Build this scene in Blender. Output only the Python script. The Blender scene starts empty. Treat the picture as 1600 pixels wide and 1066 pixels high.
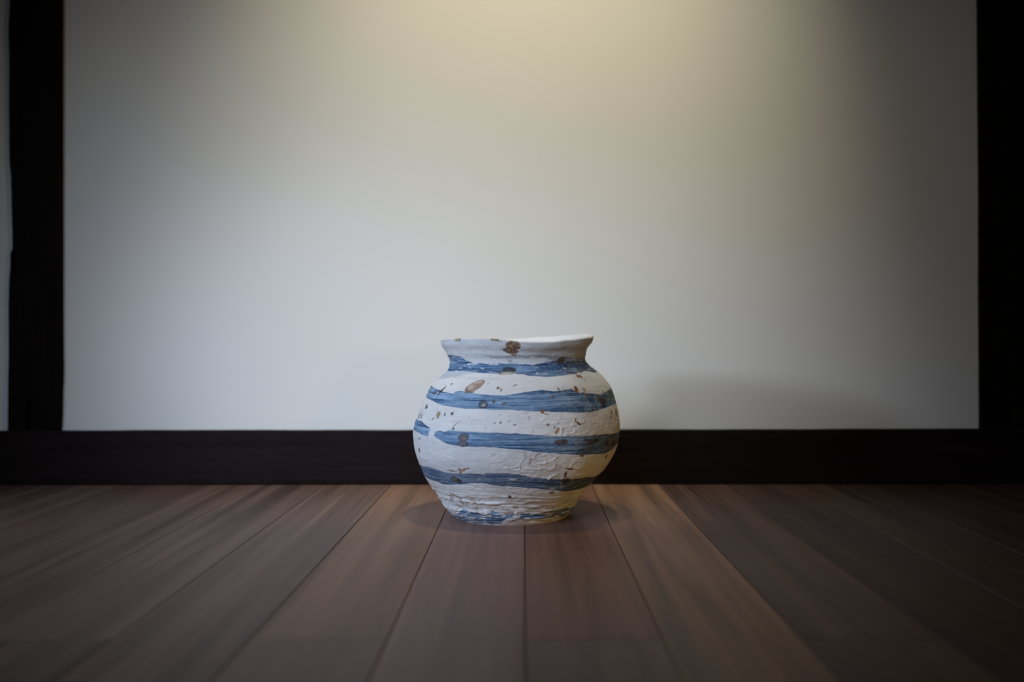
import bpy, math
import numpy as np
from mathutils import Matrix, Vector

sc = bpy.context.scene
col = sc.collection
# ------------------------------------------------------------------ camera
H = 0.29            # lens height above the floor (m)
F = 1555.0          # focal length in pixels of the 1600-wide frame (35 mm)
D = 1.99            # lens to plaster wall
YAW = math.radians(0.70)
PITCH = math.radians(-0.11)
ROLL = math.radians(-0.17)
Rcam = (Matrix.Rotation(YAW, 3, 'Z') @ Matrix.Rotation(math.radians(90) + PITCH, 3, 'X')
        @ Matrix.Rotation(ROLL, 3, 'Z'))
cam_d = bpy.data.cameras.new('camera')
cam = bpy.data.objects.new('camera', cam_d)
col.objects.link(cam)
cam.matrix_world = Matrix.Translation((0, -D, H)) @ Rcam.to_4x4()
cam_d.sensor_width = 36
cam_d.lens = F / 1600 * 36
cam_d.clip_start = 0.02
cam_d.dof.use_dof = True
cam_d.dof.focus_distance = 1.53
cam_d.dof.aperture_fstop = 2.0
sc.camera = cam

# ------------------------------------------------------------------ light
sc.view_settings.view_transform = 'Standard'
sc.view_settings.look = 'None'
sc.view_settings.exposure = 0.0
sc.view_settings.gamma = 1.0
sc.view_settings.use_curve_mapping = False
w = bpy.data.worlds.new('room_ambience')
sc.world = w
w.use_nodes = True
w.node_tree.nodes['Background'].inputs[0].default_value = (1.0, 0.78, 0.60, 1)
w.node_tree.nodes['Background'].inputs[1].default_value = 0.0015


def aim(o, loc, target):
    o.location = loc
    d = Vector(target) - Vector(loc)
    o.rotation_euler = d.to_track_quat('-Z', 'Y').to_euler()


def spot_lamp(name, loc, target, rgb, half, blend, radius):
    l = bpy.data.lights.new(name, 'SPOT')
    m = max(rgb)
    l.color = [c / m for c in rgb]
    l.energy = m * 4 * math.pi ** 2
    l.spot_size = 2 * math.radians(half)
    l.spot_blend = blend
    l.shadow_soft_size = radius
    o = bpy.data.objects.new(name, l)
    col.objects.link(o)
    aim(o, loc, target)
    return o


# daylight from the openings to the left and front left of the jar
spot_lamp('side_window_daylight', (-1.90, -1.65, 0.75), (-0.12, 0.0, 0.14), (1.45, 1.65, 2.20), 15, 1.0, 0.13)
spot_lamp('side_window_daylight', (-1.75, -1.70, 0.85), (0.30, 0.0, 0.25), (0.50, 0.62, 0.74), 36, 1.0, 0.22)
spot_lamp('front_window_daylight', (-1.194, -2.866, 1.35), (-0.217, 0.0, 0.0), (1.36, 1.45, 2.05), 17, 1.0, 0.30)
spot_lamp('front_window_daylight', (-0.70, -3.0, 1.55), (-0.25, 0.0, -0.05), (1.30, 2.25, 3.35), 14.5, 1.0, 0.40)
# warm ceiling downlight washing the wall, and a warm lamp hanging in front of it
spot_lamp('ceiling_downlight', (0.157, -0.80, 2.50), (-0.07, 0.496, 0.0), (2.90, 2.80, 2.05), 22.3, 1.0, 0.05)
spot_lamp('hanging_lamp', (0.0, -0.618, 1.20), (-0.10, 0.30, 0.0), (0.205, 0.165, 0.125), 75, 1.0, 0.05)
# added warm fill from the low front right, warming the jar's shaded side
spot_lamp('warm_fill', (1.3, -2.5, 0.35), (0.03, -0.355, 0.06), (1.15, 0.68, 0.14), 7, 1.0, 0.20)


# ------------------------------------------------------------------ helpers
def tag(o, label=None, cat=None, group=None, kind=None):
    for k, v in (('label', label), ('category', cat), ('group', group), ('kind', kind)):
        if v:
            o[k] = v
    return o


Rn = np.array(Rcam)


def project(P):
    """world points (n,3) -> pixels of the 1600x1066 photograph, and depth"""
    q = (P - np.array([0, -D, H])) @ Rn
    return 800 + F * q[:, 0] / -q[:, 2], 533 - F * q[:, 1] / -q[:, 2], -q[:, 2]


def at(px, py, Y):
    """where the sight line of a pixel meets the vertical plane y = Y"""
    d = Rn @ np.array([(px - 800) / F, (533 - py) / F, -1.0])
    t = (Y + D) / d[1]
    return d[0] * t, H + d[2] * t


def mesh_obj(name, verts, faces, mat, parent=None, smooth=False):
    me = bpy.data.meshes.new(name)
    me.from_pydata([tuple(v) for v in verts], [], [tuple(f) for f in faces])
    me.materials.append(mat)
    if smooth:
        me.polygons.foreach_set('use_smooth', [True] * len(me.polygons))
    me.update()
    o = bpy.data.objects.new(name, me)
    col.objects.link(o)
    if parent:
        o.parent = parent
    return o


def mat_new(name):
    m = bpy.data.materials.new(name)
    m.use_nodes = True
    nt = m.node_tree
    b = nt.nodes['Principled BSDF']
    return m, nt, b


def node(nt, typ, **kw):
    n = nt.nodes.new(typ)
    for k, v in kw.items():
        if k in n.inputs.keys():
            n.inputs[k].default_value = v
        else:
            setattr(n, k, v)
    return n


def mapping(nt, scale, src='Object'):
    tc = node(nt, 'ShaderNodeTexCoord')
    mp = node(nt, 'ShaderNodeMapping')
    mp.inputs['Scale'].default_value = scale
    nt.links.new(tc.outputs[src], mp.inputs['Vector'])
    return mp


def ramp(nt, src, pts):
    r = node(nt, 'ShaderNodeValToRGB')
    el = r.color_ramp.elements
    while len(el) < len(pts):
        el.new(0.5)
    for e, (p, c) in zip(el, pts):
        e.position = p
        e.color = c if len(c) == 4 else (*c, 1)
    nt.links.new(src, r.inputs[0])
    return r


# ------------------------------------------------------------------ materials
def plaster_material():
    m, nt, b = mat_new('plaster')
    n1 = node(nt, 'ShaderNodeTexNoise', Scale=2.2, Detail=3.0)
    n2 = node(nt, 'ShaderNodeTexNoise', Scale=420.0, Detail=2.0)
    mp = mapping(nt, (1, 1, 1))
    nt.links.new(mp.outputs[0], n1.inputs['Vector'])
    nt.links.new(mp.outputs[0], n2.inputs['Vector'])
    r = ramp(nt, n1.outputs['Fac'], [(0.3, (0.705, 0.68, 0.615)), (0.7, (0.735, 0.71, 0.645))])
    nt.links.new(r.outputs[0], b.inputs['Base Color'])
    bp = node(nt, 'ShaderNodeBump', Strength=0.15, Distance=0.0006)
    nt.links.new(n2.outputs['Fac'], bp.inputs['Height'])
    nt.links.new(bp.outputs[0], b.inputs['Normal'])
    b.inputs['Roughness'].default_value = 0.9
    b.inputs['Specular IOR Level'].default_value = 0.15
    return m


def dark_wood(name, c0, c1, stretch, rough=0.5, spec=0.25):
    m, nt, b = mat_new(name)
    mp = mapping(nt, stretch)
    n1 = node(nt, 'ShaderNodeTexNoise', Scale=1.0, Detail=6.0, Roughness=0.65)
    nt.links.new(mp.outputs[0], n1.inputs['Vector'])
    r = ramp(nt, n1.outputs['Fac'], [(0.3, c0), (0.75, c1)])
    nt.links.new(r.outputs[0], b.inputs['Base Color'])
    bp = node(nt, 'ShaderNodeBump', Strength=0.5, Distance=0.0012)
    nt.links.new(n1.outputs['Fac'], bp.inputs['Height'])
    nt.links.new(bp.outputs[0], b.inputs['Normal'])
    b.inputs['Roughness'].default_value = rough
    b.inputs['Specular IOR Level'].default_value = spec
    return m


def board_material():
    m, nt, b = mat_new('floor_board_wood')
    oi = node(nt, 'ShaderNodeObjectInfo')
    tc = node(nt, 'ShaderNodeTexCoord')
    off = node(nt, 'ShaderNodeVectorMath', operation='SCALE')
    cmb = node(nt, 'ShaderNodeCombineXYZ')
    nt.links.new(oi.outputs['Random'], cmb.inputs[0])
    nt.links.new(oi.outputs['Random'], cmb.inputs[1])
    nt.links.new(cmb.outputs[0], off.inputs[0])
    off.inputs['Scale'].default_value = 17.0
    add = node(nt, 'ShaderNodeVectorMath', operation='ADD')
    nt.links.new(tc.outputs['Object'], add.inputs[0])
    nt.links.new(off.outputs[0], add.inputs[1])

    def strands(sx, sy, detail, rough=0.6, dist=0.0):
        mp = node(nt, 'ShaderNodeMapping')
        mp.inputs['Scale'].default_value = (sx, sy, sx)
        nt.links.new(add.outputs[0], mp.inputs['Vector'])
        n = node(nt, 'ShaderNodeTexNoise', Scale=1.0, Detail=detail, Roughness=rough, Distortion=dist)
        nt.links.new(mp.outputs[0], n.inputs['Vector'])
        return n
    wide = strands(26, 0.8, 2.0, dist=0.5)
    mid = strands(110, 2.6, 4.0)
    fine = strands(700, 14, 3.0)
    blot = strands(5, 3, 2.0)
    # contrast of the wide streaks comes from the board's own colour alpha
    def madd(a, k, c):
        x = node(nt, 'ShaderNodeMath', operation='MULTIPLY_ADD')
        nt.links.new(a, x.inputs[0])
        if hasattr(k, 'links'):
            nt.links.new(k, x.inputs[1])
        else:
            x.inputs[1].default_value = k
        if hasattr(c, 'links'):
            nt.links.new(c, x.inputs[2])
        else:
            x.inputs[2].default_value = c
        return x.outputs[0]
    c = node(nt, 'ShaderNodeMath', operation='SUBTRACT')
    nt.links.new(wide.outputs['Fac'], c.inputs[0])
    c.inputs[1].default_value = 0.5
    w1 = node(nt, 'ShaderNodeMath', operation='MULTIPLY')
    nt.links.new(c.outputs[0], w1.inputs[0])
    nt.links.new(oi.outputs['Alpha'], w1.inputs[1])
    v = madd(w1.outputs[0], 4.5, 0.53)
    v = madd(mid.outputs['Fac'], 0.80, v)
    v = madd(fine.outputs['Fac'], 0.28, v)
    v = madd(blot.outputs['Fac'], 0.45, v)       # ~1.17 average
    sub = node(nt, 'ShaderNodeMath', operation='SUBTRACT', use_clamp=False)
    nt.links.new(v, sub.inputs[0])
    sub.inputs[1].default_value = 0.30
    mx = node(nt, 'ShaderNodeMath', operation='MAXIMUM')
    nt.links.new(sub.outputs[0], mx.inputs[0])
    mx.inputs[1].default_value = 0.25
    sc_ = node(nt, 'ShaderNodeVectorMath', operation='SCALE')
    nt.links.new(oi.outputs['Color'], sc_.inputs[0])
    nt.links.new(mx.outputs[0], sc_.inputs['Scale'])
    nt.links.new(sc_.outputs[0], b.inputs['Base Color'])
    rr = node(nt, 'ShaderNodeMapRange')
    nt.links.new(mid.outputs['Fac'], rr.inputs[0])
    rr.inputs['To Min'].default_value = 0.42
    rr.inputs['To Max'].default_value = 0.60
    nt.links.new(rr.outputs[0], b.inputs['Roughness'])
    b.inputs['Specular IOR Level'].default_value = 0.22
    bp = node(nt, 'ShaderNodeBump', Strength=0.25, Distance=0.0005)
    nt.links.new(fine.outputs['Fac'], bp.inputs['Height'])
    nt.links.new(bp.outputs[0], b.inputs['Normal'])
    return m


def clay_material():
    m, nt, b = mat_new('slip_painted_clay')
    a = node(nt, 'ShaderNodeAttribute', attribute_name='paint')
    mp = mapping(nt, (1, 1, 1))
    n1 = node(nt, 'ShaderNodeTexNoise', Scale=55.0, Detail=5.0, Roughness=0.6)
    n2 = node(nt, 'ShaderNodeTexNoise', Scale=600.0, Detail=3.0, Roughness=0.6)
    nt.links.new(mp.outputs[0], n1.inputs['Vector'])
    nt.links.new(mp.outputs[0], n2.inputs['Vector'])
    mr = node(nt, 'ShaderNodeMapRange')
    nt.links.new(n1.outputs['Fac'], mr.inputs[0])
    mr.inputs['From Min'].default_value = 0.25
    mr.inputs['From Max'].default_value = 0.75
    mr.inputs['To Min'].default_value = 0.93
    mr.inputs['To Max'].default_value = 1.05
    s = node(nt, 'ShaderNodeVectorMath', operation='SCALE')
    nt.links.new(a.outputs['Color'], s.inputs[0])
    nt.links.new(mr.outputs[0], s.inputs['Scale'])
    nt.links.new(s.outputs[0], b.inputs['Base Color'])
    b.inputs['Roughness'].default_value = 0.72
    b.inputs['Specular IOR Level'].default_value = 0.3
    bp = node(nt, 'ShaderNodeBump', Strength=0.5, Distance=0.0008)
    nt.links.new(n2.outputs['Fac'], bp.inputs['Height'])
    nt.links.new(bp.outputs[0], b.inputs['Normal'])
    return m


M_plaster = plaster_material()
M_post = dark_wood('post_wood', (0.0042, 0.0020, 0.0011), (0.0105, 0.0056, 0.0036), (55, 55, 3.0), 0.7, 0.06)
M_sill = dark_wood('sill_wood', (0.0085, 0.0046, 0.0040), (0.0165, 0.0092, 0.0080), (2.5, 60, 60), 0.55, 0.08)
M_under = dark_wood('subfloor_wood', (0.004, 0.003, 0.002), (0.01, 0.007, 0.005), (20, 2, 20), 0.9, 0.0)
M_board = board_material()
M_clay = clay_material()


# ------------------------------------------------------------------ noise on periodic lattices
def lattice(u, v, nu, nv, seed):
    """value noise, u and v in 0..1, u periodic; returns -1..1"""
    rg = np.random.RandomState(seed)
    g = rg.uniform(-1, 1, (nv + 3, nu)).astype(np.float32)
    x = (u % 1.0) * nu
    y = np.clip(v, 0, 1) * nv
    xi = np.floor(x).astype(int)
    yi = np.floor(y).astype(int)
    fx = x - xi
    fy = y - yi
    fx = fx * fx * fx * (fx * (fx * 6 - 15) + 10)
    fy = fy * fy * fy * (fy * (fy * 6 - 15) + 10)
    x0 = xi % nu
    x1 = (xi + 1) % nu
    a = g[yi, x0] * (1 - fx) + g[yi, x1] * fx
    c = g[yi + 1, x0] * (1 - fx) + g[yi + 1, x1] * fx
    return a * (1 - fy) + c * fy


def fbm(u, v, nu, nv, seed, octaves=3, gain=0.5):
    s = 0
    amp = 1.0
    tot = 0
    for k in range(octaves):
        s = s + amp * lattice(u + 0.137 * k, v, nu * 2 ** k, nv * 2 ** k, seed + k)
        tot += amp
        amp *= gain
    return s / tot


def smooth(e0, e1, x):
    t = np.clip((x - e0) / (e1 - e0), 0, 1)
    return t * t * (3 - 2 * t)


# ------------------------------------------------------------------ the room
def box_mesh(x0, x1, y0, y1, z0, z1, ch=0.0):
    """box with a small chamfer round its top"""
    v = [(x0, y0, z0), (x1, y0, z0), (x1, y1, z0), (x0, y1, z0),
         (x0, y0, z1 - ch), (x1, y0, z1 - ch), (x1, y1, z1 - ch), (x0, y1, z1 - ch),
         (x0 + ch, y0 + ch, z1), (x1 - ch, y0 + ch, z1), (x1 - ch, y1 - ch, z1), (x0 + ch, y1 - ch, z1)]
    f = [(3, 2, 1, 0), (8, 9, 10, 11)]
    for i in range(4):
        j = (i + 1) % 4
        f += [(i, j, j + 4, i + 4), (i + 4, j + 4, j + 8, i + 8)]
    return v, f


v, f = box_mesh(-3.2, 3.2, 0.0, 0.12, -0.02, 2.5, 0.0005)
wall = tag(mesh_obj('wall_back', v, f, M_plaster), 'pale plaster wall behind the jar', kind='structure')
v, f = box_mesh(-3.2, 3.2, -3.4, 0.0, -0.06, -0.0205, 0.0005)
floor = tag(mesh_obj('floor', v, f, M_under), 'dark reddish brown plank floor', kind='structure')

BW = 0.1334
GAP = 0.0011
# (r, g, b, streak contrast) of single boards, counted from the seam under the lens
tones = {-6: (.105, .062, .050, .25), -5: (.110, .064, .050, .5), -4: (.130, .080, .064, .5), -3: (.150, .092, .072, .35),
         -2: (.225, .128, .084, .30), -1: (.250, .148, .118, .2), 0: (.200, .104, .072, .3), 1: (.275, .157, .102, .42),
         2: (.110, .064, .050, .5), 3: (.064, .038, .030, .3), 4: (.066, .040, .030, .45), 5: (.042, .026, .018, .4),  # boards on the far right darker: fall-off of light put into their colour
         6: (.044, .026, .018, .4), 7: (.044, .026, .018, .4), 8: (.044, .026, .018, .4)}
rb = np.random.RandomState(8)
JOINT = -(D - 0.960)
for k in range(-15, 15):
    if k % 2 == 0:
        spans = [(-0.001, JOINT), (JOINT, -2.85)]
    else:
        spans = [(-0.001, -1.94), (-1.94, -3.4)]
    for n, (ya, yb) in enumerate(spans):
        cx = (k + 0.5) * BW
        cy = (ya + yb) / 2
        hl = abs(ya - yb) / 2 - GAP / 2
        v, f = box_mesh(-BW / 2 + GAP / 2, BW / 2 - GAP / 2, -hl, hl, -0.02, 0.0, 0.0007)
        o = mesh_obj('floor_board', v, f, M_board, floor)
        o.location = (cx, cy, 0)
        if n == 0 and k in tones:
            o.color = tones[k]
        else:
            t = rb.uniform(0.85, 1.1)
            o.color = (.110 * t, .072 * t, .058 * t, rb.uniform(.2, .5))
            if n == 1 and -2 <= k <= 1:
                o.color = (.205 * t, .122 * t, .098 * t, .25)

# dark ground sill running along the foot of the wall
zt = at(800, 672, -0.012)[1]
nx, prof = 260, []
ys = [0.0, -0.010, -0.012, -0.012, -0.012, -0.012, -0.0115, -0.010]
zs = [zt + 0.0, zt, zt - 0.002, zt * 0.66, zt * 0.33, 0.012, 0.003, 0.0008]
V, Fc = [], []
us = np.linspace(0, 1, nx)
for i, u in enumerate(us):
    x = -3.1 + 6.2 * u
    wob = 0.0006 * math.sin(9 * x + 1) + 0.0004 * math.sin(31 * x) + rb.uniform(-.00025, .00025)
    for j, (yy, zz) in enumerate(zip(ys, zs)):
        dz = 0.0
        if j < 3:
            dz = wob * 0.6
        if j == 7:
            dz = rb.uniform(-0.0006, 0.0010)
        V.append((x, yy + (wob if 1 <= j <= 5 else 0), zz + dz))
m_ = len(ys)
for i in range(nx - 1):
    for j in range(m_ - 1):
        a = i * m_ + j
        Fc.append((a, a + 1, a + m_ + 1, a + m_))
V += [(-3.1, 0, 0.0008), (3.1, 0, 0.0008)]
Fc.append(tuple(range(m_)) + (len(V) - 2,))
Fc.append(tuple((nx - 1) * m_ + j for j in reversed(range(m_))) + (len(V) - 1,))
tag(mesh_obj('baseboard_back', V, Fc, M_sill), 'low near-black wooden ground sill between wall and floor', kind='structure')


def post(name, label, ledge, redge, recesses, P=0.010, seed=3):
    """hewn upright: ledge / redge = outlines (pixel x by pixel y), recesses cut into the face"""
    rg = np.random.RandomState(seed)
    nr, nc = 260, 40
    z_top = 2.4
    ztab = np.concatenate([np.linspace(zt, 1.0, nr - 20), np.linspace(1.0, z_top, 21)[1:]])
    lz = [at(x, y, -P)[1] for x, y in ledge][::-1]
    lx = [at(x, y, -P)[0] for x, y in ledge][::-1]
    rz = [at(x, y, -P)[1] for x, y in redge][::-1]
    rx = [at(x, y, -P)[0] for x, y in redge][::-1]
    V, Fc = [], []
    nr = len(ztab)
    fc = np.linspace(0, 1, nc)
    rec = [(at(a, d, -P), at(c, b_, -P), dep) for a, b_, c, d, dep in recesses]
    for i, z in enumerate(ztab):
        x0 = np.interp(z, lz, lx) + rg.uniform(-.0003, .0003)
        x1 = np.interp(z, rz, rx) + rg.uniform(-.0002, .0002)
        V.append((x0, 0.0, z))
        for s in fc:
            x = x0 + (x1 - x0) * s
            d = P + 0.0007 * math.sin(4.3 * z + 3 * s + seed) + 0.0003 * math.sin(60 * s + 5 * z) + rg.uniform(-.0001, .0001)
            e = min(s, 1 - s) * (x1 - x0)
            if e < 0.003:
                d -= 0.0018 * (1 - e / 0.003) ** 2
            for (c0, c1, dep) in rec:
                if c0[0] <= x <= c1[0] and c0[1] <= z <= c1[1]:
                    d -= dep
            V.append((x, -max(d, 0.0006), z))
        V.append((x1, 0.0, z))
    m = nc + 2
    for i in range(nr - 1):
        for j in range(m - 1):
            a = i * m + j
            Fc.append((a, a + 1, a + m + 1, a + m))
    Fc.append(tuple((nr - 1) * m + j for j in range(m)))
    Fc.append(tuple(reversed(range(m))))
    o = mesh_obj(name, V, Fc, M_post)
    return tag(o, label, kind='structure')


post('trim_1', 'hewn near-black wooden post at the left, chipped along its left edge',
     [(14, -900), (14.5, 0), (12.4, 48), (13.5, 90), (13.0, 160), (13.5, 250), (16, 275), (17.5, 340), (18.5, 388),
      (15.0, 396), (15.0, 420), (13.5, 432), (12, 480), (12.5, 560), (11.5, 600), (11.2, 674)],
     [(95.5, -900), (95.5, 0), (95.2, 200), (95.5, 400), (95.8, 520), (96.6, 585), (95.4, 610), (94.8, 650), (93.4, 674)],
     [(42, 628, 60, 676, 0.009), (18, 394, 26, 424, 0.009), (15, 18, 24, 90, 0.003), (42, 520, 58, 548, 0.0015)])
post('trim_2', 'near-black wooden post at the right of the pale wall',
     [(1528, -900), (1529, 0), (1530, 150), (1531.5, 300), (1531.3, 450), (1532, 560), (1532.5, 672)],
     [(1622, -900), (1622, 0), (1624, 672)],
     [(1577, 631, 1585, 668, 0.004), (1536, 542, 1572, 545, 0.001), (1570, 544, 1586, 548, 0.001)], seed=9)

# ------------------------------------------------------------------ the jar
NU = 1500
ZC = 1.635                       # lens to the jar's axis
y_ax = -D + ZC
x_ax = at(806, 700, y_ax)[0]
sil = [  # pixel y, left x, right x of the outline
    (534, 689, 927), (541, 690.5, 925), (548, 695.5, 918), (553, 697.8, 916.3), (560, 701.6, 914.2), (564, 702.6, 915),
    (572, 702.2, 922), (577, 700.5, 928), (581, 697.5, 933), (587, 691, 939.5), (593, 684, 945), (602, 675, 952), (618, 666, 959), (630, 660, 962.6),
    (643, 655, 966), (663, 647.3, 968.3), (677, 645, 968), (692, 646, 965), (713, 650, 957.2), (730, 657, 946.5), (744, 664, 933.5),
    (757, 672.5, 922), (776, 686.8, 906.5), (791, 696.2, 898), (803, 708, 888), (808, 712.5, 884)]
tz, tc_, tr = [], [], []
for (py, xl, xr) in sil:
    half = (xr - xl) / 2
    al = math.atan(half / F)
    R = ZC * math.sin(al)
    zs_ = ZC * math.cos(al) ** 2
    xx, zz = at((xl + xr) / 2, py, -D + zs_)
    tz.append(zz); tc_.append(xx); tr.append(R)
tz[-1] = 0.0
order = np.argsort(tz)
tz = np.array(tz)[order]; tc_ = np.array(tc_)[order]; tr = np.array(tr)[order]
z_rim = tz[-1]


def cub(x, xp, fp):
    """smooth (Catmull-Rom) interpolation"""
    x = np.asarray(x, float)
    m = np.gradient(fp, xp)
    i = np.clip(np.searchsorted(xp, x) - 1, 0, len(xp) - 2)
    h = xp[i + 1] - xp[i]
    t = np.clip((x - xp[i]) / h, 0, 1)
    return ((2 * t**3 - 3 * t**2 + 1) * fp[i] + (t**3 - 2 * t**2 + t) * h * m[i]
            + (-2 * t**3 + 3 * t**2) * fp[i + 1] + (t**3 - t**2) * h * m[i + 1])


# rows evenly spaced along the outline
zf = np.linspace(0, z_rim, 3000)
rf = cub(zf, tz, tr)
arc = np.concatenate([[0], np.cumsum(np.hypot(np.diff(zf), np.diff(rf)))])
ARC = arc[-1]
NV = 560
zr = np.interp(np.linspace(0, ARC, NV), arc, zf)
rr_ = cub(zr, tz, tr)
cr_ = cub(zr, tz, tc_)
nz = -np.gradient(rr_); nr_ = np.gradient(zr)
ln = np.hypot(nz, nr_); nz /= ln; nr_ /= ln      # outline normal (r, z)
TH = np.linspace(-math.pi, math.pi, NU, endpoint=False)   # 0 faces the lens, + to the right
th, zz = np.meshgrid(TH, zr)
U = (th + math.pi) / (2 * math.pi)
S = np.repeat(np.linspace(0, 1, NV)[:, None], NU, 1)       # 0 foot .. 1 rim
deg = np.degrees(th)

rim_k = [(-180, -.0015), (-160, -.0025), (-120, -.0028), (-90, -.0028), (-62, -.0006), (-45, -.0004), (-25, -.0004), (-10, -.0026), (0, -.0052),
         (10, -.0064), (22, -.0062), (35, -.0045), (48, -.0022), (65, .0006), (80, .0032), (92, .0048), (110, .0062), (130, .0042), (150, .0020),
         (162, .0008), (172, -.0004), (180, -.0015)]
rk = np.interp(np.degrees(TH), [a for a, _ in rim_k], [b for _, b in rim_k])
rk = np.convolve(np.concatenate([rk[-12:], rk, rk[:12]]), np.ones(25) / 25, 'valid')
rk = rk + (0.0004 + 0.0008 * np.exp(-((np.degrees(TH) - 80) / 50) ** 2)) * fbm((TH + math.pi) / (2 * math.pi), np.zeros(NU), 40, 1, 91, 3)
ztop = H + rk
blend = smooth(0.262, z_rim, zz)
base_z = zz + blend * (ztop[None, :] - z_rim)


def surf(d):
    r = rr_[:, None] + d * nr_[:, None]
    X = cr_[:, None] + r * np.sin(th)
    Y = y_ax - r * np.cos(th)
    Z = base_z + d * nz[:, None]
    return X, Y, Z


# a soft ridge added down the belly's right front sharpens the turn into shade
belly = 0.0070 * np.where(deg < 32, np.exp(-((deg - 32) / 24) ** 2), np.exp(-((deg - 32) / 14) ** 2)) * smooth(0.0, 0.25, S) * smooth(0.95, 0.7, S)
X0, Y0, Z0 = surf(belly)
front = np.abs(deg) < 86
pxs, pys, _ = project(np.stack([X0[front], Y0[front], Z0[front]], 1))
f_th = th[front]; f_s = S[front]


def on_jar(px, py):
    """(theta, s) of the point of the jar seen at a pixel"""
    k = np.argmin((pxs - px) ** 2 + (pys - py) ** 2)
    return f_th[k], f_s[k]


def C1(pts):
    return [(630 + x / 4.442, 510 + y / 4.442) for x, y in pts]


def C6(pts):
    return [(640 + x / 9.41, 715 + y / 9.41) for x, y in pts]


def C7(pts):
    return [(800 + x / 9.41, 715 + y / 9.41) for x, y in pts]


mm = 0.001 / ARC


def edge(pts, seed, wob=0.8, start=None, extra=()):
    """s of a stripe's edge as a function of theta; closes round the back by itself"""
    q = [on_jar(*p) for p in pts]
    q = sorted(q)
    a = np.array([t for t, _ in q] + [math.radians(t) for t, _ in extra])
    b = np.array([s for _, s in q] + [s for _, s in extra])
    o = np.argsort(a); a = a[o]; b = b[o]
    a = np.concatenate([[a[-1] - 2 * math.pi], a, [a[0] + 2 * math.pi]])
    b = np.concatenate([[b[-1]], b, [b[0]]])
    e = np.interp(TH, a, b)
    u = (TH + math.pi) / (2 * math.pi)
    return e + wob * mm * (1.0 * fbm(u, np.zeros(NU), 60, 1, seed, 2) + 0.6 * fbm(u, np.zeros(NU), 260, 1, seed + 5, 2))


white = np.array([0.70, 0.69, 0.665])
blue_d = np.array([0.030, 0.078, 0.175])
blue_l = np.array([0.30, 0.45, 0.60])
colr = np.empty(th.shape + (3,), np.float32)
colr[:] = white
# faint warm and grey washes in the slip
wash = fbm(U, S, 9, 5, 11, 4)
colr *= (1 + 0.05 * wash)[..., None]
wv = np.clip(fbm(U, S, 14, 40, 23, 4) - 0.12, 0, 1)[..., None]
colr = colr * (1 - 0.5 * wv) + np.array([0.46, 0.42, 0.40]) * 0.5 * wv

streak = 0.55 * lattice(U, S, 14, 190, 31) + 0.45 * lattice(U + .3, S, 40, 330, 33) + 0.35 * lattice(U, S, 26, 70, 37)
streak = streak + 0.40 * lattice(U, S, 22, 470, 39) + 0.30 * fbm(U, S, 200, 200, 35, 2)
rag = fbm(U, S, 160, 60, 41, 3)
rag2 = fbm(U, S, 60, 120, 43, 3)
speck = fbm(U, S, 420, 170, 81, 2)
disp = np.zeros_like(th)
paint = np.zeros_like(th)


def stripe(up, lo, dens=0.62, holes=0.0, dark=0.0, tmin=None, tmax=None, soft=0.35):
    """one brushed band of blue slip between two edges"""
    global paint
    a = (up[None, :] - S) / mm
    b = (S - lo[None, :]) / mm
    d = np.minimum(a, b)
    m = smooth(-soft, soft, d + 0.5 * rag)
    if tmin is not None:
        q = (th - tmin) / 0.006
        m = m * smooth(-1.2, 1.2, q + 3.5 * lattice(U, S, 30, 150, 71))
    if tmax is not None:
        q = (tmax - th) / 0.006
        m = m * smooth(-1.2, 1.2, q + 6.5 * lattice(U, S, 30, 130, 73) + 2)
    if holes:
        m = m * smooth(-0.25, 0.1, rag2 * 1.1 + (0.75 - holes))
    pool = np.exp(-np.abs(d - 0.6) / 0.8) * 0.30          # paint gathers along the edges
    den = np.clip(dens + 0.60 * streak + pool + dark, 0.05, 1.0)
    return m, den


def lay(m, den, bd=blue_d, bl=blue_l):
    global colr
    c = bl * (1 - den[..., None]) + bd * den[..., None]
    colr = colr * (1 - m[..., None]) + c * m[..., None]
    paint[:] = np.maximum(paint, m)


# band round the neck
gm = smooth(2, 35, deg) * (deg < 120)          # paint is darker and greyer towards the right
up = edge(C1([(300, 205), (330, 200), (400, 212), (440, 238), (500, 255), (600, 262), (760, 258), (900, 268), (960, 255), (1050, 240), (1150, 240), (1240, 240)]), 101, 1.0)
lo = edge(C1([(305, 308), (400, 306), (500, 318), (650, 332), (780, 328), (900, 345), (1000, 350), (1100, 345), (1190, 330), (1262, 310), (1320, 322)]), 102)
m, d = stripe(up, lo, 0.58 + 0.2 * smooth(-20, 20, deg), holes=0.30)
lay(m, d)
# grey smear above it
up = edge(C1([(300, 180), (420, 190), (540, 185), (620, 205), (760, 205), (820, 195), (900, 195), (1000, 205), (1100, 212), (1240, 225)]), 103)
lo = edge(C1([(300, 195), (420, 215), (540, 212), (620, 228), (760, 222), (830, 230), (900, 215), (1000, 222), (1100, 262), (1240, 270)]), 104)
m, d = stripe(up, lo, 0.6, holes=0.52)
lay(m * 0.55 * smooth(-42, -12, deg), d, np.array([.13, .14, .17]), np.array([.36, .35, .36]))
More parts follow.
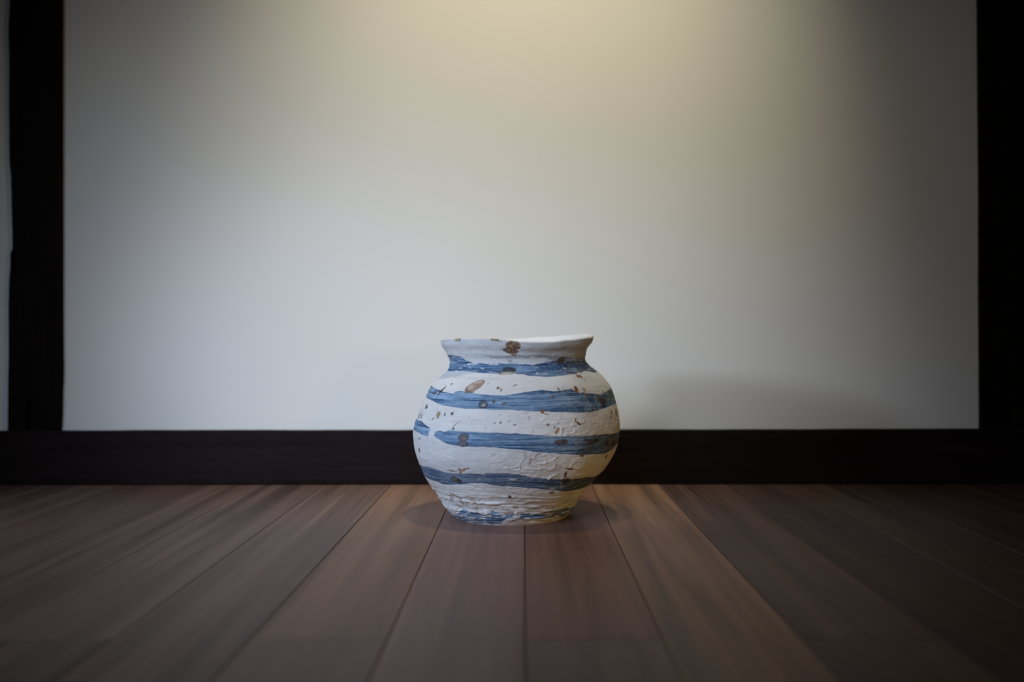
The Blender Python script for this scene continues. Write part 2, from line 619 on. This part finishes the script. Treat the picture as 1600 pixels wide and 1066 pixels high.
# second band
upB = edge(C1([(185, 405), (200, 410), (250, 440), (300, 458), (345, 466), (365, 452), (395, 447), (440, 455), (520, 470), (700, 482), (780, 470), (850, 455),
              (955, 441), (1040, 451), (1120, 446), (1165, 436), (1200, 460), (1300, 466), (1390, 470), (1425, 445), (1440, 430)]), 105, 0.5)
loB = edge(C1([(160, 487), (200, 515), (260, 545), (350, 560), (440, 572), (520, 572), (600, 580), (750, 577), (900, 590), (1050, 595), (1200, 600),
              (1290, 600), (1380, 575), (1440, 550), (1478, 530)]), 106, 0.5)
scr = smooth(22, 36, deg) * (deg < 110) * smooth(-0.1, 0.25, fbm(U, S, 150, 50, 47, 3))
m, d = stripe(upB, loB, 0.46 + 0.34 * smooth(-20, 34, deg) * (deg < 150))
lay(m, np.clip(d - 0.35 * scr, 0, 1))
# third band: its beginning and its tail leave a gap at the left
tC0 = on_jar(679, 682)[0]
tC1 = on_jar(*C1([(182, 730)])[0])[0]
qu = C1([(218, 745), (235, 728), (258, 724), (290, 735), (322, 722), (400, 730), (500, 735), (640, 740), (800, 745), (900, 755), (1050, 765), (1200, 765), (1350, 755), (1490, 742)])
ql = C1([(216, 766), (260, 790), (300, 812), (360, 825), (430, 836), (550, 838), (700, 850), (800, 856), (900, 870), (1000, 880), (1150, 890), (1300, 890),
         (1395, 888), (1440, 862), (1480, 820)])
fu = C1([(92, 645), (130, 660), (165, 690), (178, 702)])
fl = C1([(72, 715), (110, 740), (150, 756), (185, 764)])
us_ = sorted(on_jar(*p) for p in qu); ls_ = sorted(on_jar(*p) for p in ql)
fu_ = sorted(on_jar(*p) for p in fu); fl_ = sorted(on_jar(*p) for p in fl)


def long_edge(main, frag, seed):
    a = np.array([t for t, _ in main] + [t + 2 * math.pi for t, _ in frag])
    b = np.array([s for _, s in main] + [s for _, s in frag])
    t = np.where(TH >= tC0 - 0.012, TH, TH + 2 * math.pi)
    u = (TH + math.pi) / (2 * math.pi)
    return np.interp(t, a, b) + 0.5 * mm * (fbm(u, np.zeros(NU), 60, 1, seed, 2) + 0.6 * fbm(u, np.zeros(NU), 260, 1, seed + 5, 2))


upC = long_edge(us_, fu_, 107)
loC = long_edge(ls_, fl_, 108)
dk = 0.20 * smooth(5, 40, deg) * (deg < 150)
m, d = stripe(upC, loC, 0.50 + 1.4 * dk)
gap = smooth(-0.004, 0.004, th - tC0) + smooth(-1.2, 1.2, (tC1 - th) / 0.012 + 1.6 * lattice(U, S, 30, 120, 73))
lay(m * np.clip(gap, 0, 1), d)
# fourth band, low on the belly
up = edge(C6([(155, 118), (300, 150), (450, 200), (600, 236), (800, 242), (1100, 240), (1400, 238), (1600, 255)])
          + C7([(250, 290), (500, 318), (800, 312), (1000, 305), (1200, 292)]), 109)
lo = edge(C6([(215, 265), (300, 318), (400, 355), (500, 395), (750, 402), (900, 380), (1100, 386), (1300, 420), (1600, 440)])
          + C7([(300, 452), (500, 472), (700, 492), (830, 492), (1000, 468), (1130, 410)]), 110)
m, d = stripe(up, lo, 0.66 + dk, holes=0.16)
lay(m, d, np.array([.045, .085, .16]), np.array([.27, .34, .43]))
# grey veil above it
up2 = edge(C6([(140, 20), (600, 60), (1000, 110), (1250, 160)]) + C7([(0, 190), (800, 250), (1200, 280)]), 111)
m, d = stripe(up2, up, 0.4, soft=1.4)
lay(m * 0.20 * (np.abs(deg) < 100), d, np.array([.25, .29, .36]), np.array([.45, .48, .52]))
# patches at the foot
up = edge(C6([(700, 845), (740, 790), (800, 755), (900, 790), (1000, 800), (1060, 835), (1150, 845), (1200, 790), (1300, 820), (1400, 850), (1500, 835), (1600, 870)])
          + C7([(100, 850), (250, 825), (400, 840), (500, 800), (650, 770), (800, 740), (850, 745)]), 112, 1.6)
lo = edge(C6([(730, 918), (900, 955), (1150, 985), (1320, 985), (1400, 905), (1600, 950)])
          + C7([(100, 955), (200, 880), (450, 905), (600, 890), (750, 880), (840, 820)]), 113, 1.6)
m, d = stripe(up, lo, 0.60, holes=0.58)
lay(m, d)


# mottled brownish and grey places on the right side of the bands
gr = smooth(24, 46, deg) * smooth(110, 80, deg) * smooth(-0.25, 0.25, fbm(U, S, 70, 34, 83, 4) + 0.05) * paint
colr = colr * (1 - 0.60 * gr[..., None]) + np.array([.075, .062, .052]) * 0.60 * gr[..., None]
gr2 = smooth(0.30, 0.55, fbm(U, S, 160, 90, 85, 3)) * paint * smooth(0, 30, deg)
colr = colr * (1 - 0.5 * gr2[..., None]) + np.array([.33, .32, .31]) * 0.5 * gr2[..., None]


# inclusions, pits and rust-brown spots in the slip
def spot(px, py, wpx, hpx, rot, c, c2=None, amp=0.0, strength=1.0, rag_=0.35, ring=False):
    """elliptic spot (size in pixels of the photograph) laid on the clay surface"""
    global colr
    t0, s0 = on_jar(px, py)
    r0 = np.interp(s0 * ARC, arc, rf)
    c_t = max(0.25, math.cos(t0))
    k = ZC / F
    row = int(s0 * (NV - 1)); c_s = max(0.35, abs(nr_[row]))
    aa = wpx / 2 * k / c_t; bb = hpx / 2 * k / c_s
    win = (np.abs(th - t0) * r0 < 2.2 * max(aa, bb)) & (np.abs(S - s0) * ARC < 2.2 * max(aa, bb))
    dx = (th[win] - t0) * r0; dy = (S[win] - s0) * ARC
    ca, sa = math.cos(rot), math.sin(rot)
    ex = (dx * ca + dy * sa) / aa; ey = (-dx * sa + dy * ca) / bb
    if wpx * hpx > 90:
        rag_ = 0.14
    q = np.hypot(ex, ey) + rag_ * rag[win] + 0.3 * rag_ * rag2[win]
    m = smooth(1.12, 0.88, q) * strength
    if wpx * hpx <= 90:
        m = m * smooth(-0.55, 0.20, speck[win] + 0.25 + (0.55 - q) * 0.9)
    else:
        m = m * (0.80 + 0.20 * smooth(-0.3, 0.3, speck[win]))
    if ring:
        m = m * smooth(0.45, 0.75, q + 0.3 * rag2[win])
    cc = np.array(c)[None, :] * np.ones((win.sum(), 1))
    if c2 is not None:
        g = smooth(-0.15, 0.35, fbm(U, S, 90, 50, 61, 3)[win] * 1.5 + 0.1)[:, None]
        cc = cc * (1 - g) + np.array(c2) * g
    rimd = np.exp(-((q - 0.95) / 0.16) ** 2)[:, None]
    cc = cc * (1 - 0.45 * rimd)
    colr[win] = colr[win] * (1 - m[:, None]) + cc * m[:, None]
    disp[win] += amp * smooth(1.15, 0.8, q) * (1 - 0.4 * smooth(0.7, 0.0, q))


BR = (.19, .085, .030); BR2 = (.36, .20, .09); DK = (.045, .038, .032); TAN = (.40, .27, .17); RST = (.26, .11, .045); OLV = (.16, .14, .06)
g_ = math.radians


def c1(x, y):
    return 630 + x / 4.442, 510 + y / 4.442


SP = [(c1(768, 137), 21, 15, 0, BR, BR2, -.0008), (c1(745, 172), 22, 7, g_(-8), BR, None, -.0004), (c1(768, 198), 6, 7, 0, (.3, .22, .17), None, 0),
      (c1(735, 302), 21, 9, g_(6), DK, (.09, .085, .07), -.0007), (c1(712, 325), 24, 5, g_(3), (.30, .20, .13), (.5, .43, .35), -.0003),
      (c1(495, 412), 27, 13, g_(38), (.30, .19, .125), (.48, .37, .28), -.0007), (c1(465, 452), 13, 4, 0, (.22, .17, .14), TAN, 0),
      (c1(262, 447), 12, 4.5, g_(52), (.11, .05, .03), None, -.0004), (c1(212, 460), 7, 5, 0, (.09, .07, .06), None, -.0003),
      (c1(553, 543), 14, 11, g_(-10), (.06, .06, .065), (.12, .12, .12), -.0006), (c1(555, 548), 5, 4, 0, (.6, .62, .62), None, 0),
      (c1(628, 523), 6, 5, 0, (.12, .12, .10), None, 0), (c1(700, 532), 8, 4, 0, (.14, .13, .12), None, 0),
      (c1(418, 772), 15, 12, 0, (.13, .115, .105), (.19, .17, .15), 0), (c1(415, 815), 14, 9, 0, (.08, .075, .07), (.15, .14, .14), -.0003),
      (c1(1098, 238), 12, 9, g_(20), (.06, .04, .022), (.16, .10, .05), -.0006), (c1(1224, 347), 11, 7, g_(5), (.28, .13, .07), TAN, 0),
      (c1(1222, 328), 9, 4, 0, (.62, .60, .56), None, .0004), (c1(1200, 440), 6, 9, g_(20), RST, None, -.0003), (c1(1252, 440), 6, 6, 0, (.34, .24, .14), None, 0),
      (c1(243, 617), 7, 11, g_(-15), (.28, .13, .06), TAN, -.0004), (c1(165, 557), 5, 8, 0, (.14, .09, .06), None, -.0003), (c1(207, 645), 7, 2.5, g_(40), (.12, .08, .06), None, 0),
      (c1(340, 605), 4.5, 5, 0, (.17, .12, .09), None, 0), (c1(290, 610), 2, 7, 0, (.16, .13, .12), None, 0), (c1(335, 402), 3, 3, 0, (.2, .15, .12), None, 0),
      (c1(128, 628), 3, 9, g_(-30), (.22, .17, .14), None, 0), (c1(116, 618), 3, 9, g_(-30), (.25, .2, .17), None, 0),
      (c1(660, 430), 7, 3, g_(-40), (.24, .14, .10), None, 0), (c1(680, 440), 3, 5, 0, (.30, .2, .15), None, 0), (c1(775, 410), 8, 1.8, g_(20), (.16, .15, .16), None, 0),
      (c1(365, 682), 10, 1.6, g_(42), (.22, .20, .20), None, 0), (c1(348, 712), 3.5, 3.5, 0, (.16, .12, .11), None, 0),
      (c1(970, 592), 7, 6, g_(-30), (.24, .11, .05), None, -.0003), (c1(990, 608), 8, 1.8, g_(-20), (.3, .18, .1), None, 0),
      (c1(1040, 490), 7, 5, 0, (.15, .11, .11), None, 0), (c1(1215, 675), 9, 3, g_(-25), (.22, .10, .05), None, -.0004), (c1(1195, 650), 2.5, 6, 0, (.28, .14, .08), None, 0),
      (c1(1243, 652), 7, 9, 0, (.76, .75, .72), None, .0007), (c1(1068, 728), 5, 9, g_(-25), (.40, .20, .10), None, -.0003), (c1(1076, 672), 3.5, 5, 0, (.13, .10, .11), None, 0),
      (c1(1005, 684), 4, 3.5, 0, (.26, .18, .14), None, 0), (c1(1050, 703), 2.5, 2.5, 0, (.18, .14, .12), None, 0), (c1(1105, 716), 2.5, 4, 0, (.28, .17, .12), None, 0),
      (c1(875, 640), 2.5, 7, 0, (.42, .40, .38), None, 0), (c1(632, 672), 3, 3, 0, (.22, .2, .19), None, 0), (c1(675, 668), 3, 5, 0, (.22, .2, .18), None, 0), (c1(730, 660), 3, 2.5, 0, (.32, .28, .25), None, 0),
      (c1(884, 940), 5, 11, g_(-12), (.40, .19, .09), TAN, -.0004), (c1(1155, 988), 14, 3, g_(-8), (.17, .075, .025), None, -.0003), (c1(1125, 1030), 4, 11, g_(15), (.16, .07, .025), None, -.0003),
      (c1(430, 995), 13, 4, g_(25), (.33, .20, .12), None, -.0003), (c1(395, 1005), 6, 8, 0, (.36, .22, .15), None, -.0003), (c1(340, 1003), 17, 2.2, g_(-3), (.22, .15, .11), None, 0),
      (c1(108, 862), 4, 8, 0, (.25, .12, .06), None, -.0003), (c1(112, 780), 4, 3, 0, (.22, .2, .19), None, 0), (c1(1243, 897), 9, 5, 0, (.20, .11, .04), None, 0), (c1(1410, 905), 3, 7, 0, (.18, .10, .05), None, 0),
      (c1(1448, 595), 2.5, 10, g_(-12), (.15, .09, .05), None, -.0003), (c1(1442, 630), 2.5, 7, g_(12), (.17, .10, .06), None, 0), (c1(1480, 600), 2.5, 12, 0, (.17, .10, .06), None, -.0003),
      (c1(1390, 530), 9, 14, 0, (.045, .028, .018), (.08, .06, .05), -.0005), (c1(1350, 500), 12, 8, 0, (.09, .075, .07), (.25, .22, .2), 0), (c1(1440, 490), 8, 10, 0, (.10, .10, .11), (.22, .21, .2), 0),
      (c1(1100, 803), 17, 7, 0, (.10, .065, .055), None, 0), (c1(1275, 790), 9, 6, 0, (.12, .08, .05), None, 0), (c1(1320, 800), 22, 9, 0, (.06, .048, .042), (.14, .12, .10), 0), (c1(1430, 800), 14, 14, 0, (.035, .035, .04), (.16, .15, .14), 0),
      (c1(1075, 435), 6, 2, g_(-60), (.22, .12, .09), None, 0), (c1(1260, 480), 2.5, 12, 0, (.28, .22, .16), None, 0), (c1(1390, 460), 2.5, 6, 0, (.15, .10, .04), None, 0),
      (c1(1335, 295), 14, 7, g_(-48), (.20, .17, .12), (.12, .12, .12), 0),
      (c1(375, 98), 12, 4, 0, OLV, (.4, .36, .2), -.0003), (c1(640, 98), 16, 3, g_(-6), (.22, .14, .06), TAN, 0),
      ((710, 750), 11, 9, 0, (.07, .075, .045), (.12, .12, .09), -.0003), ((718, 753), 8, 9, 0, (.045, .045, .05), None, 0),
      ((712, 775), 16, 3, g_(-32), (.24, .15, .09), None, -.0003), ((706, 778), 6, 8, 0, (.40, .31, .26), None, 0), ((722.5, 785), 7, 4, g_(-35), (.25, .17, .10), None, 0),
      ((740, 783), 9, 9, 0, (.46, .38, .34), None, 0), ((796, 777), 8, 5, g_(-20), (.15, .06, .05), None, -.0003), ((806, 793), 9, 6, 0, (.25, .17, .09), TAN, 0),
      ((829, 774), 11, 3, 0, (.44, .29, .21), None, 0), ((861, 770), 7, 4, 0, (.24, .16, .08), None, 0), ((884.5, 752), 11, 8, 0, (.035, .028, .022), None, -.0004), ((861, 794), 22, 2, g_(2), (.14, .09, .05), None, 0),
      ((832, 794), 24, 4, 0, (.36, .28, .23), None, 0)]
for p, a, b, r, c, c2, am in SP:
    spot(p[0], p[1], a * 1.02, b, r, c, c2, am)
# many tiny pin-holes and specks everywhere
rs = np.random.RandomState(5)
for i in range(300):
    t0 = rs.uniform(-math.pi, math.pi); s0 = rs.uniform(0.03, 0.97)
    r0 = np.interp(s0 * ARC, arc, rf)
    sz = rs.uniform(.0005, .0013) * (2.4 if rs.rand() < .05 else 1)
    ci = int((t0 + math.pi) / (2 * math.pi) * NU); ri = int(s0 * (NV - 1))
    wa = 6
    sl = (slice(max(ri - 9, 0), ri + 10), np.arange(ci - 9, ci + 10) % NU)
    dt = (TH[sl[1]] - t0 + math.pi) % (2 * math.pi) - math.pi
    dx = dt[None, :] * r0; dy = (np.linspace(0, 1, NV)[sl[0]] - s0)[:, None] * ARC
    a_ = rs.uniform(0, 3.14); st = rs.uniform(1, 2.2)
    q = np.hypot((dx * math.cos(a_) + dy * math.sin(a_)) / (sz * st), (-dx * math.sin(a_) + dy * math.cos(a_)) / sz)
    mk = smooth(1.3, 0.6, q) * rs.uniform(.25, .8)
    cc = np.array([(.20, .13, .09), (.12, .10, .10), (.34, .22, .14)][rs.randint(3)])
    sub = colr[sl[0]][:, sl[1]]
    colr[sl[0], :][:, sl[1]] = 0
    for jj, cidx in enumerate(sl[1]):
        colr[sl[0], cidx] = sub[:, jj] * (1 - mk[:, jj:jj + 1]) + cc * mk[:, jj:jj + 1]
        disp[sl[0], cidx] -= 0.00035 * mk[:, jj]

# relief: hand-built lumps, knife smears, ridges of thick slip
hgt = S * ARC
disp += belly
disp += 0.0011 * fbm(U, S, 12, 7, 201, 2)
disp += 0.00055 * fbm(U, S, 44, 22, 203, 3)
scar = np.clip(1 - 9 * np.abs(fbm(U, S, 16, 22, 221, 4)), 0, 1) * smooth(0.0, 0.35, fbm(U, S, 14, 9, 223, 2))
disp -= 0.0005 * scar * (1 - paint)
disp += 0.00026 * fbm(U, S, 240, 110, 205, 3)
wash_r = 1 - np.abs(fbm(U, S, 42, 26, 207, 3)) * 2.2            # ridged
ridge = np.clip(wash_r, 0, 1) ** 5
zone = np.exp(-((deg - 20) / 20) ** 2 - ((zz - 0.128) / 0.042) ** 2) + 0.9 * np.exp(-((deg - 12) / 26) ** 2 - ((zz - 0.085) / 0.016) ** 2)
zone = zone + 0.30 * smooth(0.0, 0.4, fbm(U, S, 7, 4, 209, 2)) * (np.abs(deg) > 60)
disp += 0.0019 * ridge * zone * (1 - 0.6 * paint)
disp += 0.0008 * zone * fbm(U, S, 110, 60, 225, 3) * (1 - 0.5 * paint)
low = smooth(0.062, 0.045, zz)
terr = 0.55 * lattice(U, S, 7, 46, 211) + 0.45 * lattice(U, S, 18, 90, 213) + 0.5 * fbm(U, S, 40, 40, 215, 3)
disp += 0.0024 * low * terr * smooth(0.0, 0.012, zz)
disp += 0.0011 * smooth(0.255, 0.268, zz) * fbm(U, S, 26, 20, 217, 3) * smooth(1.0, 0.97, S)
disp += 0.00022 * paint * streak
disp -= 0.0003 * paint
tan = low * smooth(0.05, -0.45, terr) * smooth(-0.3, 0.2, fbm(U, S, 30, 30, 231, 3)) * (1 - 0.7 * paint)
colr = colr * (1 - 0.55 * tan[..., None]) + np.array([.36, .26, .19]) * 0.55 * tan[..., None]
rz = np.clip(zone, 0, 1) * smooth(0.15, 0.45, fbm(U, S, 60, 34, 233, 3)) * (1 - paint)
colr = colr * (1 - 0.35 * rz[..., None]) + np.array([.40, .31, .27]) * 0.35 * rz[..., None]
# thick daubs of slip near the foot
for (px, py, a, b) in [(741, 792, 9, 22), (759, 800, 9, 8), (714, 793, 6, 5), (806, 803, 5, 9), (727, 782, 14, 5), (770, 786, 24, 5)]:
    t0, s0 = on_jar(px, py)
    r0 = np.interp(s0 * ARC, arc, rf)
    q = np.hypot((th - t0) * r0 / (a * .00105 / 2), (S - s0) * ARC / (b * .00105 / 2)) + 0.3 * rag
    mk = smooth(1.1, 0.7, q)
    disp += 0.0017 * mk
    colr = colr * (1 - 0.75 * mk[..., None]) + white * 0.75 * mk[..., None]
colr = np.clip(colr, 0.01, 0.85)

X, Y, Z = surf(disp)
Z = np.maximum(Z, 0.0)
Z[0, :] = 0.0


def grid_mesh(name, Xg, Yg, Zg, Cg, parent, mat, cap=None):
    """closed-round grid of rows -> one mesh with a 'paint' colour attribute"""
    nv, nu = Xg.shape
    co = np.stack([Xg, Yg, Zg], -1).reshape(-1, 3)
    cc = np.concatenate([Cg.reshape(-1, 3), np.ones((nv * nu, 1))], 1)
    i, j = np.meshgrid(np.arange(nv - 1), np.arange(nu), indexing='ij')
    j2 = (j + 1) % nu
    q = np.stack([i * nu + j, i * nu + j2, (i + 1) * nu + j2, (i + 1) * nu + j], -1).reshape(-1, 4)
    loops = q.reshape(-1)
    starts = np.arange(len(q)) * 4
    if cap is not None:
        ring, centre = cap
        co = np.concatenate([co, [centre]]); cc = np.concatenate([cc, [cc[ring * nu]]])
        ci = len(co) - 1
        a = ring * nu + np.arange(nu); b = ring * nu + (np.arange(nu) + 1) % nu
        tri = np.stack([b, a, np.full(nu, ci)], -1) if ring == 0 else np.stack([a, b, np.full(nu, ci)], -1)
        starts = np.concatenate([starts, len(loops) + np.arange(nu) * 3])
        loops = np.concatenate([loops, tri.reshape(-1)])
    me = bpy.data.meshes.new(name)
    me.vertices.add(len(co)); me.vertices.foreach_set('co', co.astype(np.float32).ravel())
    me.loops.add(len(loops)); me.loops.foreach_set('vertex_index', loops.astype(np.int32))
    me.polygons.add(len(starts)); me.polygons.foreach_set('loop_start', starts.astype(np.int32))
    me.update(calc_edges=True)
    me.polygons.foreach_set('use_smooth', np.ones(len(starts), bool))
    at_ = me.color_attributes.new('paint', 'FLOAT_COLOR', 'POINT')
    at_.data.foreach_set('color', cc.astype(np.float32).ravel())
    me.materials.append(mat)
    me.validate()
    o = bpy.data.objects.new(name, me)
    col.objects.link(o)
    o.parent = parent
    return o


jar = bpy.data.objects.new('clay_jar', None)
col.objects.link(jar)
jar.location = (x_ax, y_ax, 0)
jar.empty_display_size = 0.1
X -= x_ax; Y -= y_ax
k_neck = int(np.argmin(np.abs(zr - 0.2555)))
body = grid_mesh('body', X[:k_neck + 1], Y[:k_neck + 1], Z[:k_neck + 1], colr[:k_neck + 1], jar, M_clay,
                 cap=(0, (X[0].mean(), 0.0, 0.0)))
# neck: outside up to the lip, over it, and down the inside
lipn = 9
thick = 0.0068 + 0.0020 * fbm((TH + math.pi) / (2 * math.pi), np.zeros(NU), 30, 1, 301, 3)
Xt, Yt, Zt = X[-1], Y[-1], Z[-1]
rows = []
crow = []
sn, cs = np.sin(TH), -np.cos(TH)
for k in range(1, lipn + 1):
    a = math.pi * k / lipn
    off = thick * (1 - math.cos(a)) / 2
    rows.append((Xt - off * sn, Yt - off * cs, Zt + 0.0022 * math.sin(a)))
    crow.append(colr[-1] * (1 - k / lipn) + white * (k / lipn))
xi, yi, zi = rows[-1]
ctrx = (cr_[-1] - x_ax)
r_in0 = np.hypot(xi - ctrx, yi)
# inside profile: radius / height pairs below the lip
in_z = [0.2555, 0.240, 0.215, 0.18, 0.14, 0.10, 0.06, 0.03, 0.014]
in_r = [cub(z, tz, tr) - 0.008 for z in in_z]
in_c = [cub(z, tz, tc_) - x_ax for z in in_z]
prev = (xi, yi, zi)
wob_u = (TH + math.pi) / (2 * math.pi)
for n, (z, r, c) in enumerate(zip(in_z, in_r, in_c)):
    tx, ty, tzv = c + r * sn, r * cs, np.full(NU, z)
    steps = 16 if n == 0 else 5
    for k in range(1, steps + 1):
        f_ = k / steps
        if n == 0:
            fr = f_ ** 0.8
            bump_ = 0.0009 * fbm(wob_u, np.full(NU, f_ * .9), 30, 4, 311, 3) * math.sin(math.pi * f_)
        else:
            fr = f_
            bump_ = 0
        rows.append((prev[0] + (tx - prev[0]) * fr + bump_ * sn, prev[1] + (ty - prev[1]) * fr + bump_ * cs, prev[2] + (tzv - prev[2]) * f_))
        crow.append(np.tile(white * 0.99, (NU, 1)))
    prev = (tx, ty, tzv)
Xn = np.concatenate([X[k_neck:], [r[0] for r in rows]])
Yn = np.concatenate([Y[k_neck:], [r[1] for r in rows]])
Zn = np.concatenate([Z[k_neck:], [r[2] for r in rows]])
Cn = np.concatenate([colr[k_neck:], crow])
n_all = len(Xn)
n_out = NV - k_neck + lipn + 16
neck = grid_mesh('flared_neck', Xn[:n_out], Yn[:n_out], Zn[:n_out], Cn[:n_out], jar, M_clay)
ins = grid_mesh('interior', Xn[n_out - 1:][:, ::3], Yn[n_out - 1:][:, ::3], Zn[n_out - 1:][:, ::3], Cn[n_out - 1:][:, ::3], jar, M_clay,
                cap=(n_all - n_out, (0.0, 0.0, 0.013)))
tag(jar, 'round white clay jar with brushed blue bands and brown spots, standing on the plank floor', 'jar')
